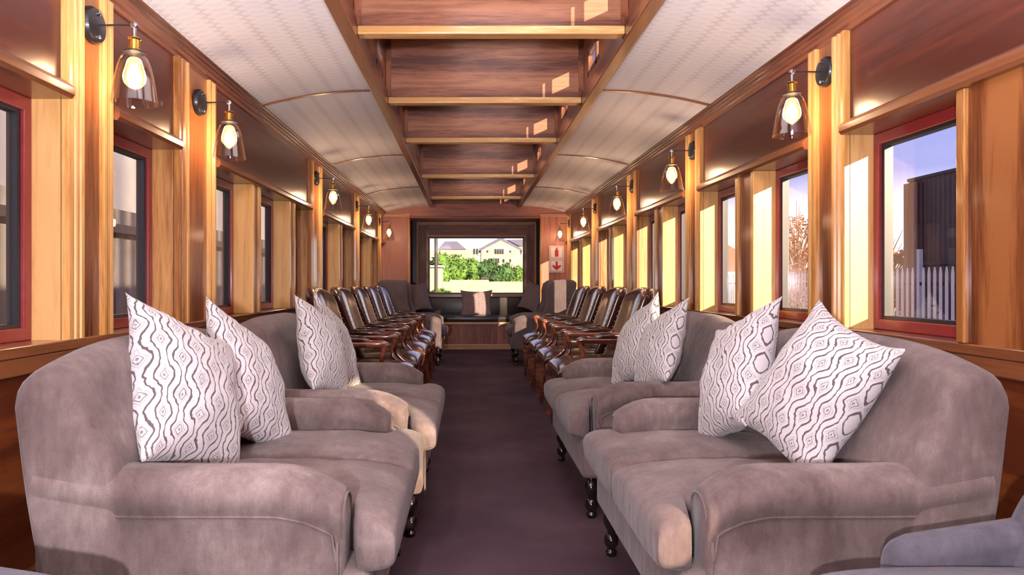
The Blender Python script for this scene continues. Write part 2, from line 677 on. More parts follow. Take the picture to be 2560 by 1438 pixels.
win_n = 0
for s in (-1, 1):
    nm = SIDES[s]
    wl = empty('wall_' + nm, (0, 0, 0))
    struct(wl)
    # wainscot, with vertical battens, and the upper panels between piers
    MB().box(X(s, WP), X(s, WP + .17), YN, YE, 0, ZS - .03).build('wainscot_panel', 'wains', wl)
    MB().box(X(s, WP), X(s, WP + .17), YN, YE, ZL1 - .01, 2.10).build('upper_panel', 'upper', wl)
    MB().box(X(s, WP + .10), X(s, WP + .17), YN, YE, ZL0 - .02, ZL1).build('window_header', 'upper', wl)
    # sill shelf and dado rail
    MB().box(X(s, WP - .022), X(s, WP + .17), YN, YE, ZS - .032, ZS, .004).build('sill', 'rail', wl)
    MB().box(X(s, WP - .015), X(s, WP + .01), YN, YE, ZS - .085, ZS - .032, .006).build('dado_rail', 'rail', wl)
    MB().box(X(s, WP - .02), X(s, WP + .01), YN, YE, 0, .17, .006).build('skirting', 'rail', wl)
    # piers
    for (a, b) in piers[s]:
        p = empty('trim_%d' % (trim_n[0] + 1), (X(s, WP), (a + b) / 2, 0))
        trim_n[0] += 1
        struct(p)
        wn, wf = (.095, .068) if b - a < .35 else (.115, .085)
        oy = -(a + b) / 2
        ox = -X(s, WP)

        def stripmb(y0, y1):
            mb = MB()
            xf = X(s, WS)
            xb = X(s, WP)
            d = -s
            pts = [(xb, y0), (xf + s * .004, y0), (xf, y0 + .006), (xf, y0 + .022), (xf + s * .010, y0 + .028), (xf + s * .010, y0 + .036),
                   (xf, y0 + .042), (xf, y1 - .042), (xf + s * .010, y1 - .036), (xf + s * .010, y1 - .028), (xf, y1 - .022),
                   (xf, y1 - .006), (xf + s * .004, y1), (xb, y1)]
            mb.prism([(q[0] + ox, q[1] + oy) for q in pts], 'z', ZS, 1.987)
            return mb
        stripmb(a, a + wn).build('moulding', 'strip', p)
        stripmb(b - wf, b).build('moulding', 'strip', p)
        MB().box(X(s, WP - .008) + ox, X(s, WP + .12) + ox, a + .004 + oy, b - .004 + oy, ZS, 2.02).build('pier_board', 'flat', p)
        MB().box(X(s, WP - .002) + ox, X(s, WP + .12) + ox, a + oy, a + .008 + oy, ZS, ZL1).build('reveal', 'reveal', p)
        MB().box(X(s, WP - .002) + ox, X(s, WP + .12) + ox, b - .008 + oy, b + oy, ZS, ZL1).build('reveal', 'reveal', p)
    for (a, b) in mulls[s]:
        p = empty('trim_%d' % (trim_n[0] + 1), (X(s, WP), (a + b) / 2, 0))
        trim_n[0] += 1
        struct(p)
        oy = -(a + b) / 2
        ox = -X(s, WP)
        w = .035
        MB().box(X(s, WP - .012) + ox, X(s, WP + .12) + ox, a + .003 + oy, b - .003 + oy, ZS, ZL0).build('mullion_board', 'flat', p)
        for (y0, y1) in ((a, a + w), (b - w, b)):
            MB().box(X(s, WS) + ox, X(s, WP + .12) + ox, y0 + oy, y1 + oy, ZS, ZL0, .004).build('moulding', 'strip', p)
    # ledges between piers
    pr = piers[s]
    segs = [(YN, pr[0][0])] + [(pr[i][1], pr[i + 1][0]) for i in range(len(pr) - 1)] + [(pr[-1][1], YE)]
    for (a, b) in segs:
        if b - a < .05:
            continue
        mb = MB()
        xf = X(s, WP - .045)
        pts = [(X(s, WP), ZL1 + .02), (X(s, WP - .015), ZL1 + .012), (X(s, WP - .035), ZL1), (xf, ZL1 - .012), (xf, ZL0 + .012), (X(s, WP - .036), ZL0), (X(s, WP + .10), ZL0),
               (X(s, WP + .10), ZL1)]
        mb.prism(pts, 'y', a, b)
        trim(mb, 'rail')
    # windows in every opening
    solids = sorted(piers[s] + mulls[s])
    for (p0, p1) in zip(solids, solids[1:]):
        a, b = p0[1], p1[0]
        if b - a < .2:
            continue
        win_n += 1
        w0 = empty('window_%d' % win_n, (X(s, WF), (a + b) / 2, ZS))
        struct(w0)
        L = (b - a) / 2
        H = ZL0 - ZS
        t = .036
        mb = MB()
        x0, x1 = s * 0.0, s * .035
        mb.box(x0, x1, -L, L, 0, t + .005, .004).box(x0, x1, -L, L, H - t - .008, H, .004)
        mb.box(x0, x1, -L, -L + t, t, H - t, .004).box(x0, x1, L - t, L, t, H - t, .004)
        mb.build('window_frame', 'red', w0)
        g = .018
        mb = MB()
        x0, x1 = s * .012, s * .045
        mb.box(x0, x1, -L + t - .004, L - t + .004, t, t + g).box(x0, x1, -L + t - .004, L - t + .004, H - t - g, H - t)
        mb.box(x0, x1, -L + t - .004, -L + t + g, t + g, H - t - g).box(x0, x1, L - t - g, L - t + .004, t + g, H - t - g)
        mb.build('gasket', 'gasket', w0)
        MB().box(s * .024, s * .028, -L + t, L - t, t, H - t).build('pane', 'pane', w0)

    # cornice: stepped profile between the upper panel and the ceiling
    prof = [(WP, 1.985), (WP - .010, 1.985), (WP - .012, 2.002), (WP - .022, 2.006), (WP - .024, 2.020), (WP - .032, 2.024), (WP - .034, 2.036),
            (WP - .042, 2.040), (WP - .044, 2.050), (WP - .054, 2.054), (WP - .056, 2.066), (WP, 2.10)]
    trim(MB().prism([(X(s, q[0]), q[1]) for q in prof], 'y', YN, YE), 'cornice')

# curved ceiling panels either side of the clerestory
CW, ZK = .675, 2.148


def ceil_z(w):
    t = max(0, (w - CW) / (1.333 - CW))
    return ZK - .088 * t ** 2.0


cl = empty('ceiling', (0, 0, 0))
struct(cl)
for s in (-1, 1):
    mb = MB()
    N = 18
    ws = [CW - .005 + (1.40 - CW) * i / N for i in range(N + 1)]
    pts = [(X(s, w), ceil_z(w)) for w in ws] + [(X(s, w), ceil_z(w) + .05) for w in reversed(ws)]
    mb.prism(pts, 'y', YN, YE)
    mb.build('ceiling_panel', 'ceil', cl, smooth=30)
    MB().box(X(s, 1.30), X(s, 1.62), YN, YE, 2.08, 2.16).build('eaves', 'clere', cl)
    for yr in (-.03, 2.01, 4.05, 6.09, 8.13):
        mb = MB()
        ws = [CW + (1.335 - CW) * i / N for i in range(N + 1)]
        pts = [(X(s, w), ceil_z(w) - .007) for w in ws] + [(X(s, w), ceil_z(w) + .01) for w in reversed(ws)]
        mb.prism(pts, 'y', yr - .012, yr + .012)
        trim(mb, 'rail', 30)
    # clerestory edge board and side wall with vent lights
    trim(MB().box(X(s, .618), X(s, .682), YN, YE, 2.125, 2.215, .005), 'clere')
    cw = empty('trim_%d' % (trim_n[0] + 1), (0, 0, 0))
    trim_n[0] += 1
    struct(cw)
    MB().box(X(s, .632), X(s, .672), YN, YE, 2.21, 2.262).build('clerestory_sill', 'clere', cw)
    MB().box(X(s, .632), X(s, .672), YN, YE, 2.43, 2.60).build('clerestory_head', 'clere', cw)
BEAMS = [.65, 1.9, 3.15, 4.36, 5.58, 7.45, 9.33]
VZ0, VZ1 = 2.262, 2.43
edges = [YN] + BEAMS + [YE]
for s in (-1, 1):
    for y0, y1 in zip(edges, edges[1:]):
        # vent window just ahead of each beam, solid board for the rest of the bay
        vb = y1 - .14
        va = max(y0 + .25, y1 - .52)
        trim(MB().box(X(s, .634), X(s, .670), y0, va, VZ0 - .002, VZ1 + .002), 'clere')
        trim(MB().box(X(s, .634), X(s, .670), vb, y1, VZ0 - .002, VZ1 + .002), 'clere')
        win_n += 1
        w0 = empty('window_%d' % win_n, (X(s, .65), (va + vb) / 2, VZ0))
        struct(w0)
        L = (vb - va) / 2
        mb = MB()
        mb.box(-.014, .014, -L, -L + .022, 0, .168).box(-.014, .014, L - .022, L, 0, .168).box(-.014, .014, -L * .50, -L * .50 + .03, 0, .168)
        mb.box(-.014, .014, -L, L, 0, .042).box(-.014, .014, -L, L, .146, .168)
        mb.build('window_frame', 'rail', w0)
        MB().box(-.002, .002, -L + .02, L - .02, .02, .148).build('pane', 'pane', w0)
for yb in BEAMS:
    b = empty('trim_%d' % (trim_n[0] + 1), (XC, yb, 2.148))
    trim_n[0] += 1
    struct(b)
    MB().box(-.632, .632, 0, .045, .01, .45).build('beam_board', 'beam', b)
    MB().box(-.618, .618, -.014, .055, 0, .040, .006).build('beam_edge', 'beamstrip', b)
    for s in (-1, 1):
        MB().box(s * .600, s * .632, -.012, 0, .04, .43).build('side_batten', 'clere', b)
MB().box(X(-1, .70), X(1, .70), YN, YE, 2.60, 2.66).build('clerestory_roof', 'ceil', cl)

# white light panels, one per clerestory bay; all but the nearest are added fill
for i, (y0, y1) in enumerate(zip([1.95, 3.2, 4.41, 5.63, 7.50], [3.10, 4.31, 5.53, 7.40, 9.28])):
    z = 2.315 if i == 0 else 2.56
    o = empty('clerestory_panel', (XC + .08, (y0 + y1) / 2, z))
    L = (y1 - y0) / 2
    tag(o, ['white ceiling light panel in the clerestory in front of the nearest crossbeam',
            'added white fill light panel in the clerestory between the first and second crossbeams',
            'added white fill light panel in the clerestory between the second and third crossbeams',
            'added white fill light panel in the clerestory between the third and fourth crossbeams',
            'added white fill light panel in the clerestory between the fourth and fifth crossbeams'][i], 'ceiling light', 'ceiling light panels in the clerestory')
    MB().box(-.30, .30, -L + .04, L - .04, .008, .045, .004).build('light_housing', 'white', o)
    MB().box(-.28, .28, -L + .06, L - .06, 0, .010).build('diffuser', 'diffuser', o)

rw = MB().box(X(-1, WP + .17), X(1, WP + .17), YN - .06, YN, 0, 2.66).build('wall_rear', 'endwood')
struct(rw)
# ------------------------------------------------------------------ end wall and alcove
ew = empty('wall_end', (0, 0, 0))
struct(ew)
OX0, OX1, OZ = -.873, 1.070, 1.985
MB().box(X(-1, WP + .15), OX0, YE, YE + .06, 0, 2.10).build('end_panel', 'endwood', ew)
MB().box(OX1, X(1, WP + .15), YE, YE + .06, 0, 2.10).build('end_panel', 'endwood', ew)
mb = MB()
N = 20
ws = [-1.40 + 2.80 * i / N for i in range(N + 1)]
pts = [(XC + w, ceil_z(abs(w)) + .03) for w in ws] + [(XC + 1.40, OZ), (XC - 1.40, OZ)]
mb.prism(pts, 'y', YE - .005, YE + .06)
mb.build('arched_header', 'endwoodx', ew)
MB().box(XC - .67, XC + .67, YE, YE + .05, 2.1, 2.62).build('clerestory_end', 'beam', ew)
for (x0, x1) in ((X(-1, WP), OX0), (OX1, X(1, WP))):
    MB().box(x0, x1, YE - .022, YE, 1.985, 2.03, .005).build('top_moulding', 'paleend', ew)
for x0 in (OX0 - .035, OX1):
    MB().box(x0, x0 + .035, YE - .02, YE + .03, 0, 1.985, .005).build('jamb_moulding', 'reveal', ew)
MB().box(OX0, OX1, YE - .02, YE + .03, 1.965, 1.99, .005).build('head_moulding', 'endwoodx', ew)

YA = 11.35
al = empty('wall_alcove', (0, 0, 0))
struct(al)
AX0, AX1 = -1.05, 1.27
WX0, WX1, WZ0, WZ1 = -.665, .930, .815, 1.760
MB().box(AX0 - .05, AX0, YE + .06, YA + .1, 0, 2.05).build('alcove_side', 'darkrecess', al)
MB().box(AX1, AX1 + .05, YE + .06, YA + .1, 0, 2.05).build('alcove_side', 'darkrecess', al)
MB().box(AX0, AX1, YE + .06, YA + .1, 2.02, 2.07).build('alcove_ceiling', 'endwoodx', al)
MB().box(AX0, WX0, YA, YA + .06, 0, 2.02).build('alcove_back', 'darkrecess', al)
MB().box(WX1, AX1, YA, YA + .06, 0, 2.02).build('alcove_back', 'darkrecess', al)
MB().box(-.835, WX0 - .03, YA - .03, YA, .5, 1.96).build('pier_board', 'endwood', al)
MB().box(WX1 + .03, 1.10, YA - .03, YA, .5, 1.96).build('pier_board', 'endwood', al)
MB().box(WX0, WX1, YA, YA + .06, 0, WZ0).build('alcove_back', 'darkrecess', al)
MB().box(WX0, WX1, YA, YA + .06, WZ1, 2.02).build('alcove_back', 'endwoodx', al)
MB().box(-.665, .96, YA - .03, YA, WZ1 + .03, 1.96).build('header_board', 'endwoodx', al)
MB().box(-.86, 1.125, YA - .04, YA, 1.96, 2.015, .004).build('top_moulding', 'paleend', al)
MB().box(-.865, -.835, YA - .04, YA, .5, 1.97, .004).build('side_moulding', 'reveal', al)
MB().box(1.10, 1.13, YA - .04, YA, .5, 1.97, .004).build('side_moulding', 'reveal', al)
win_n += 1
w0 = empty('window_%d' % win_n, (0, YA, 0))
struct(w0)
mb = MB()
t = .035
mb.box(WX0 - t, WX1 + t, -.05, .0, WZ0 - t, WZ0).box(WX0 - t, WX1 + t, -.05, .0, WZ1, WZ1 + t)
mb.box(WX0 - t, WX0, -.05, .0, WZ0, WZ1).box(WX1, WX1 + t, -.05, .0, WZ0, WZ1)
mb.build('window_frame', 'paleend', w0)
mb = MB()
g = .02
mb.box(WX0, WX1, 0, .04, WZ0, WZ0 + g).box(WX0, WX1, 0, .04, WZ1 - g, WZ1).box(WX0, WX0 + g, 0, .04, WZ0 + g, WZ1 - g).box(WX1 - g, WX1, 0, .04, WZ0 + g, WZ1 - g)
mb.build('gasket', 'gasket', w0)
MB().box(WX0 + g, WX1 - g, .018, .022, WZ0 + g, WZ1 - g).build('pane', 'pane', w0)

# window bench in the alcove
bn = empty('window_bench', (XC, YE + .07, 0))
tag(bn, 'built-in window bench with wood front and black leather seat under the end window', 'bench')
bx0, bx1 = OX0 - XC + .002, OX1 - XC - .002
MB().box(bx0, bx1, .0, .05, 0, .37).build('front_panel', 'endwood', bn)
MB().box(bx0, bx1, -.02, .0, .0, .05, .004).box(bx0, bx1, -.012, .0, .05, .075, .004).build('plinth', 'paleend', bn)
MB().box(bx0, bx1, -.02, .75, .37, .405, .006).build('seat_board', 'paleend', bn)
MB().box(bx0 + .01, bx1 - .01, .02, .66, .405, .495, .02).build('seat_cushion', 'leather_dark', bn, smooth=40)
MB().box(AX0 - XC + .01, AX1 - XC - .01, .68, .84, .405, .775, .02).build('backrest', 'leather_dark', bn, smooth=40)


# ------------------------------------------------------------------ sconces
def make_sconce():
    r = empty('wall_sconce', (0, 0, 0))
    # local: +x away from the wall, origin on the wall at plate centre
    mb = MB()
    mb.lathe([(.058, 0), (.062, .004), (.062, .016), (.055, .026), (.030, .030), (.012, .032)], axis='x', n=28)
    mb.build('back_plate', 'blackmetal', r, smooth=35)
    for dz in (.04, -.04):
        MB().lathe([(.007, .026), (.008, .034), (.004, .038)], c=(0, 0, dz), axis='x', n=10).build('screw', 'steel', r, smooth=40)
    MB().tube([(.03, 0, 0), (.10, 0, .001), (.145, 0, 0)], .0035, 8).build('arm', 'blackmetal', r, smooth=50)
    mb = MB().lathe([(.004, -.010), (.011, -.008), (.011, .008), (.004, .010)], c=(.150, 0, 0), axis='y', n=14)
    mb.tube([(.150, 0, -.008), (.150, 0, -.045)], [.008, .006], 10)
    mb.build('swivel_joint', 'steel', r, smooth=40)
    MB().lathe([(.010, -.040), (.018, -.042), (.021, -.046), (.017, -.050), (.017, -.078), (.021, -.080), (.021, -.084), (.010, -.086)], c=(.150, 0, 0), n=20).build('socket', 'brass', r, smooth=35)
    MB().lathe([(.012, -.084), (.030, -.086), (.036, -.090), (.036, -.094), (.012, -.096)], c=(.150, 0, 0), n=24).build('shade_holder', 'blackmetal', r, smooth=35)
    outer = [(.020, -.094), (.030, -.098), (.042, -.110), (.052, -.135), (.060, -.170), (.067, -.210), (.071, -.240), (.075, -.262)]
    inner = [(q[0] - .0025, q[1] - .0005) for q in outer[::-1]]
    MB().lathe(outer + inner, c=(.150, 0, 0), n=36, cap=False).build('glass_shade', 'shadeglass', r, smooth=60)
    b = MB().lathe([(.004, -.094), (.013, -.098), (.014, -.112), (.022, -.130), (.030, -.160), (.031, -.178), (.025, -.200), (.012, -.214), (.001, -.218)], c=(.150, 0, 0), n=24, cap=False).build('bulb', 'bulbglass', r, smooth=60)
    mb = MB()
    for k in range(4):
        a = k * PI / 2 + .4
        cx, cy = .150 + .007 * math.cos(a), .007 * math.sin(a)
        mb.tube([(cx, cy, -.125), (.150 + .010 * math.cos(a), .010 * math.sin(a), -.155), (cx, cy, -.190)], .0022, 6)
    mb.build('filament', 'filament', b)
    return r


plates = [(-1, 2.285, 1.865), (-1, 3.19, 1.845), (-1, 5.64, 1.865), (-1, 7.65, 1.862), (-1, 9.61, 1.862),
          (1, 2.80, 1.868), (1, 4.455, 1.865), (1, 6.10, 1.865), (1, 7.88, 1.86), (1, 9.90, 1.86)]
order = ['nearest', 'second nearest', 'third', 'fourth', 'farthest']
sc0 = make_sconce()
cnt = {-1: 0, 1: 0}
for i, (s, y, z) in enumerate(plates):
    o = sc0 if i == 0 else copy_tree(sc0)
    o.location = (X(s, WP - .008), y, z)
    o.rotation_euler = (0, 0, 0 if s < 0 else PI)
    k = cnt[s]
    cnt[s] += 1
    tag(o, '%s glass bell wall sconce from the camera on the %s wall pier' % (order[k], SIDES[s]), 'wall lamp', 'glass bell sconces on the piers')
    ld = bpy.data.lights.new('bulb_light', 'POINT')
    ld.energy = 2.5
    ld.color = (1.0, .80, .60)
    ld.shadow_soft_size = .045
    lo = bpy.data.objects.new('bulb_light', ld)
    COL.objects.link(lo)
    lo.parent = o
    lo.location = (.150, 0, -.165)


# ------------------------------------------------------------------ turned leg
def leg_mb(h=.2, r=.024):
    return MB().lathe([(r, h), (r * 1.1, h * .93), (r * .6, h * .88), (r * 1.25, h * .78), (r * 1.35, h * .66), (r * .7, h * .52), (r * .65, h * .44), (r * 1.15, h * .38), (r * 1.2, h * .25), (r * .6, h * .14),
                       (r * .95, h * .08), (r * .8, 0)], n=16)


# ------------------------------------------------------------------ loveseat
def arc_sections(x0, x1, n):
    return [x0 + (x1 - x0) * i / (n - 1) for i in range(n)]


def make_loveseat(L=1.06, ht=.855, hend=.80, armz=.578):
    r = empty('loveseat', (0, 0, 0))
    H = L / 2
    # base rail
    MB().box(.06, .785, -H + .02, H - .02, .175, .345, .02).build('seat_base', 'sofa', r, smooth=40)
    # back: section in x,z swept along y
    mb = MB()
    rings = []
    K = 30
    for i in range(K + 1):
        t = -1 + 2 * i / K
        y = math.sin(t * PI / 2) * H * .999
        e = abs(y) / H
        hh = hend + (ht - hend) * (1 - max(0, (e - .15) / .85) ** 2.6)
        endf = max(0.0, (e - .93) / .07)
        inset = .030 * (1 - math.sqrt(max(0, 1 - endf ** 2)))
        zt = hh - inset
        xr_t, xr_b = -.015 + inset, .075 + inset
        xf_b, xf_t = .245 - inset, .145 - inset
        pts = [(xr_b, .21 + inset)]
        for q in range(1, 7):
            u = q / 7
            pts.append((xr_b + (xr_t - xr_b) * u - .012 * math.sin(u * PI), .21 + (zt - .06 - .21) * u))
        cx = (xr_t + xf_t) / 2
        rx = (xf_t - xr_t) / 2
        for q in range(0, 11):
            a = PI - q * PI / 10
            pts.append((cx + rx * math.cos(a), zt - .075 + .075 * math.sin(a)))
        for q in range(1, 7):
            u = q / 7
            pts.append((xf_t + (xf_b - xf_t) * u + .028 * math.sin(u * PI), zt - .075 + (.36 - zt + .075) * u))
        pts.append((xf_b, .34))
        pts.append((xf_b, .21 + inset))
        rings.append([(p[0], y, p[1]) for p in pts])
    mb.loft(rings)
    bk = mb.build('backrest', 'sofa', r, smooth=50)
    # arms
    for s in (-1, 1):
        mb = MB()
        rings = []
        xs = [.04, .10, .2, .3, .4, .48, .55, .60, .64, .675, .70, .715, .722]
        for x in xs:
            f = max(0, (x - .55) / .172)
            ztop = armz - .055 * f ** 2.2 + .035 * max(0, (.22 - x) / .2)
            ins = .022 * (1 - math.sqrt(max(0, 1 - max(0, (x - .66) / .064) ** 2)))
            yo, yi = H + .002 - ins, H - .150 + ins
            yc = (yo + yi) / 2
            rr = (yo - yi) / 2
            pts = [(yo - .014, .22), (yo - .012, .40), (yo - .012, ztop - .105), (yo - .006, ztop - .092)]
            for q in range(0, 11):
                a = -.25 + q * (PI + .5) / 10
                pts.append((yc + (rr + .004) * math.cos(a), ztop - .058 + .058 * math.sin(a)))
            pts += [(yi + .006, ztop - .10), (yi + .012, .40), (yi + .012, .22)]
            rings.append([(x, s * p[0], p[1]) for p in pts])
        mb.loft(rings)
        am = mb.build('armrest', 'sofa', r, smooth=55)
        # piping seam below the roll
        path = []
        for x in [.10, .2, .3, .4, .5, .58, .64, .68, .70]:
            f = max(0, (x - .55) / .172)
            path.append((x, s * (H - .0085), armz - .055 * f ** 2.2 - .100 + .012 * max(0, (.22 - x) / .2)))
        path += [(.709, s * (H - .012), armz - .20), (.712, s * (H - .014), .42), (.712, s * (H - .014), .26)]
        MB().tube(path, .0035, 6).build('piping', 'sofa', am, smooth=60)
        path = [(.7235, s * (H - .03 - .09 * abs(math.cos(a))), 0) for a in (0,)]
        ring = []
        for q in range(0, 11):
            a = -.2 + q * (PI + .4) / 10
            ring.append((.7235, s * (H - .074 + .052 * math.cos(a)), armz - .108 + .042 * math.sin(a)))
        MB().tube(ring, .003, 6).build('piping', 'sofa', am, smooth=60)
    # seat cushions (T shaped: they wrap in front of the arms)
    for s in (-1, 1):
        hy = (H - .150) / 2
        cyc = s * hy

        def warp(p, u, v, side, s=s, hy=hy):
            x = p.x + .495
            y = p.y
            # widen at the front, on the outer side
            f = max(0, min(1, (x - .728) / .03))
            f = f * f * (3 - 2 * f)
            outer = max(0, s * v)
            y = y + s * f * outer * .125
            z = p.z
            crown = .022 * (1 - u * u) * (1 - v * v) * (1 if side > 0 else 0)
            sag = -.010 * max(0, u) ** 2
            wr = .004 * noise.noise(Vector((x * 14, y * 14 + s * 3, side * 2)))
            return (x, y + cyc, .405 + z + crown + sag + wr)
        me = pillow_mesh('seat_cushion', .345, hy - .002, .150, n=5.5, nu=30, warp=warp)
        mesh_obj('seat_cushion', me, 'sofa', r)
    for (x, y) in ((.735, H - .07), (.735, -H + .07), (.10, H - .07), (.10, -H + .07)):
        leg_mb(.18).build('leg', 'darkleg', r, smooth=50, loc=(x, y, 0))
    return r


ls = make_loveseat()
ls.location = (-1.005, 2.035, 0)
tag(ls, 'taupe velvet loveseat nearest the camera on the left side', 'sofa', 'taupe loveseats along the aisle')
o = copy_tree(ls)
o.location = (-.965, 3.145, 0)
tag(o, 'sunlit taupe velvet loveseat on the left, between the nearest loveseat and the leather chairs', 'sofa', 'taupe loveseats along the aisle')
MB().loft([[(.79 + .003 * a, -.40 + .5 * w_ * b, z_) for a, b in ((-1, -1), (1, -1), (1, 1), (-1, 1))] for w_, z_ in ((.030, .36), (.026, .30), (.036, .22), (.034, .17), (.012, .145))]).build('fabric_flap', 'sofa', o)
o = copy_tree(ls)
o.location = (1.20, 2.035, 0)
o.rotation_euler = (0, 0, PI)
o.scale = (.92, 1, 1)
tag(o, 'taupe velvet loveseat nearest the camera on the right side', 'sofa', 'taupe loveseats along the aisle')
o = copy_tree(ls)
o.location = (1.20, 3.36, 0)
o.rotation_euler = (0, 0, PI)
o.scale = (.92, 1, 1)
tag(o, 'taupe velvet loveseat on the right, behind the nearest one and before the leather chairs', 'sofa', 'taupe loveseats along the aisle')


# ------------------------------------------------------------------ leather armchairs
def make_leather_chair():
    r = empty('leather_armchair', (0, 0, 0))
    # local +x front
    def wseat(p, u, v, side):
        taper = 1 - .10 * (1 - (u + 1) / 2)
        return (p.x + .42, p.y * taper, .425 + p.z + (.022 * (1 - u * u) * (1 - v * v) if side > 0 else 0) - .012 * max(0, u) ** 3)
    mesh_obj('seat', pillow_mesh('seat', .265, .262, .115, n=4.5, nu=22, warp=wseat), 'leather', r)

    def wback(p, u, v, side):
        # p.x -> height, p.y -> width, p.z -> thickness
        t = (u + 1) / 2
        wd = 1 - .10 * (1 - t)
        z = .44 + t * .53 - .055 * t * abs(v) ** 2.5 * (t ** 2)
        x = .235 - .185 * t - .02 * math.sin(t * PI) + .060 * v * v
        return (x + p.z, p.y * wd, z)
    bk = mesh_obj('backrest', pillow_mesh('backrest', .27, .262, .105, n=4.0, nu=24, warp=wback), 'leather', r)
    # nail studs round the back
    mb = MB()
    for k in range(34):
        a = k / 33
        if a < .33:
            t, v = .1 + a / .33 * .82, -.93
        elif a < .67:
            t, v = .945, -.93 + (a - .33) / .34 * 1.86
        else:
            t, v = .92 - (a - .67) / .33 * .82, .93
        z = .44 + t * .53 - .055 * t * abs(v) ** 2.5 * t * t
        x = .235 - .185 * t + .060 * v * v + .020
        mb.lathe([(.005, 0), (.004, .003), (.001, .0045)], c=(x + .004, v * .262 * (1 - .1 * (1 - t)), z), axis='x', n=6)
    mb.build('nail_studs', 'brass', bk)
    for s in (-1, 1):
        am = MB()
        path = [(.15, s * .262, .64), (.22, s * .266, .640), (.32, s * .270, .632), (.44, s * .273, .632), (.53, s * .274, .636), (.56, s * .274, .628)]
        am.tube(path, [.016, .020, .022, .022, .024, .014], 12)
        a_o = am.build('armrest', 'chairwood', r, smooth=50)
        pad = MB().tube([(.23, s * .268, .655), (.27, s * .269, .662), (.40, s * .272, .660), (.45, s * .272, .650)], [.012, .024, .024, .010], 12)
        pad.build('arm_pad', 'leather', a_o, smooth=50)
        MB().tube([(.545, s * .274, .630), (.535, s * .273, .590), (.520, s * .270, .545), (.530, s * .268, .500), (.575, s * .265, .455), (.62, s * .262, .43)],
                  [.018, .015, .013, .014, .018, .020], 12).build('arm_post', 'chairwood', a_o, smooth=50)
        MB().box(.10, .66, s * .235, s * .262, .33, .385, .006).build('seat_rail', 'chairwood', r, smooth=40)
        mb = MB()
        mb.box(.628, .672, s * .222, s * .266, .30, .39, .005)
        mb.loft([[(.65 + a * w, s * .244 + b * w, z) for a, b in ((-1, -1), (1, -1), (1, 1), (-1, 1))] for w, z in ((.019, .30), (.021, .28), (.017, .26), (.013, .02), (.015, 0))])
        mb.build('leg', 'chairwood', r)
        MB().tube([(.13, s * .215, .36), (.10, s * .218, .20), (.035, s * .225, .0)], [.022, .018, .014], 8).build('leg', 'chairwood', r, smooth=50)
    MB().box(.645, .668, -.225, .225, .335, .385, .006).build('seat_rail', 'chairwood', r, smooth=40)
    MB().box(.10, .125, -.225, .225, .335, .385, .006).build('seat_rail', 'chairwood', r, smooth=40)
    MB().box(.10, .64, -.012, .012, .13, .155, .004).build('stretcher', 'chairwood', r, smooth=40)
    return r


lc = make_leather_chair()
leftY = [4.33, 5.08, 5.83, 6.58, 7.33]
rightY = [4.60, 5.36, 6.12, 6.90]
first = True
names5 = ['nearest', 'second', 'third', 'fourth', 'farthest']
names4 = ['nearest', 'second', 'third', 'farthest']
for i, y in enumerate(leftY):
    o = lc if first else copy_tree(lc)
    first = False
    o.location = (-1.04, y, 0)
    tag(o, '%s brown leather wood-armed armchair from the camera in the left row' % names5[i], 'armchair', 'leather armchairs in the left row')
for i, y in enumerate(rightY):
    o = copy_tree(lc)
    o.location = (1.25, y, 0)
    o.rotation_euler = (0, 0, PI)
    tag(o, '%s brown leather wood-armed armchair from the camera in the right row' % names4[i], 'armchair', 'leather armchairs in the right row')


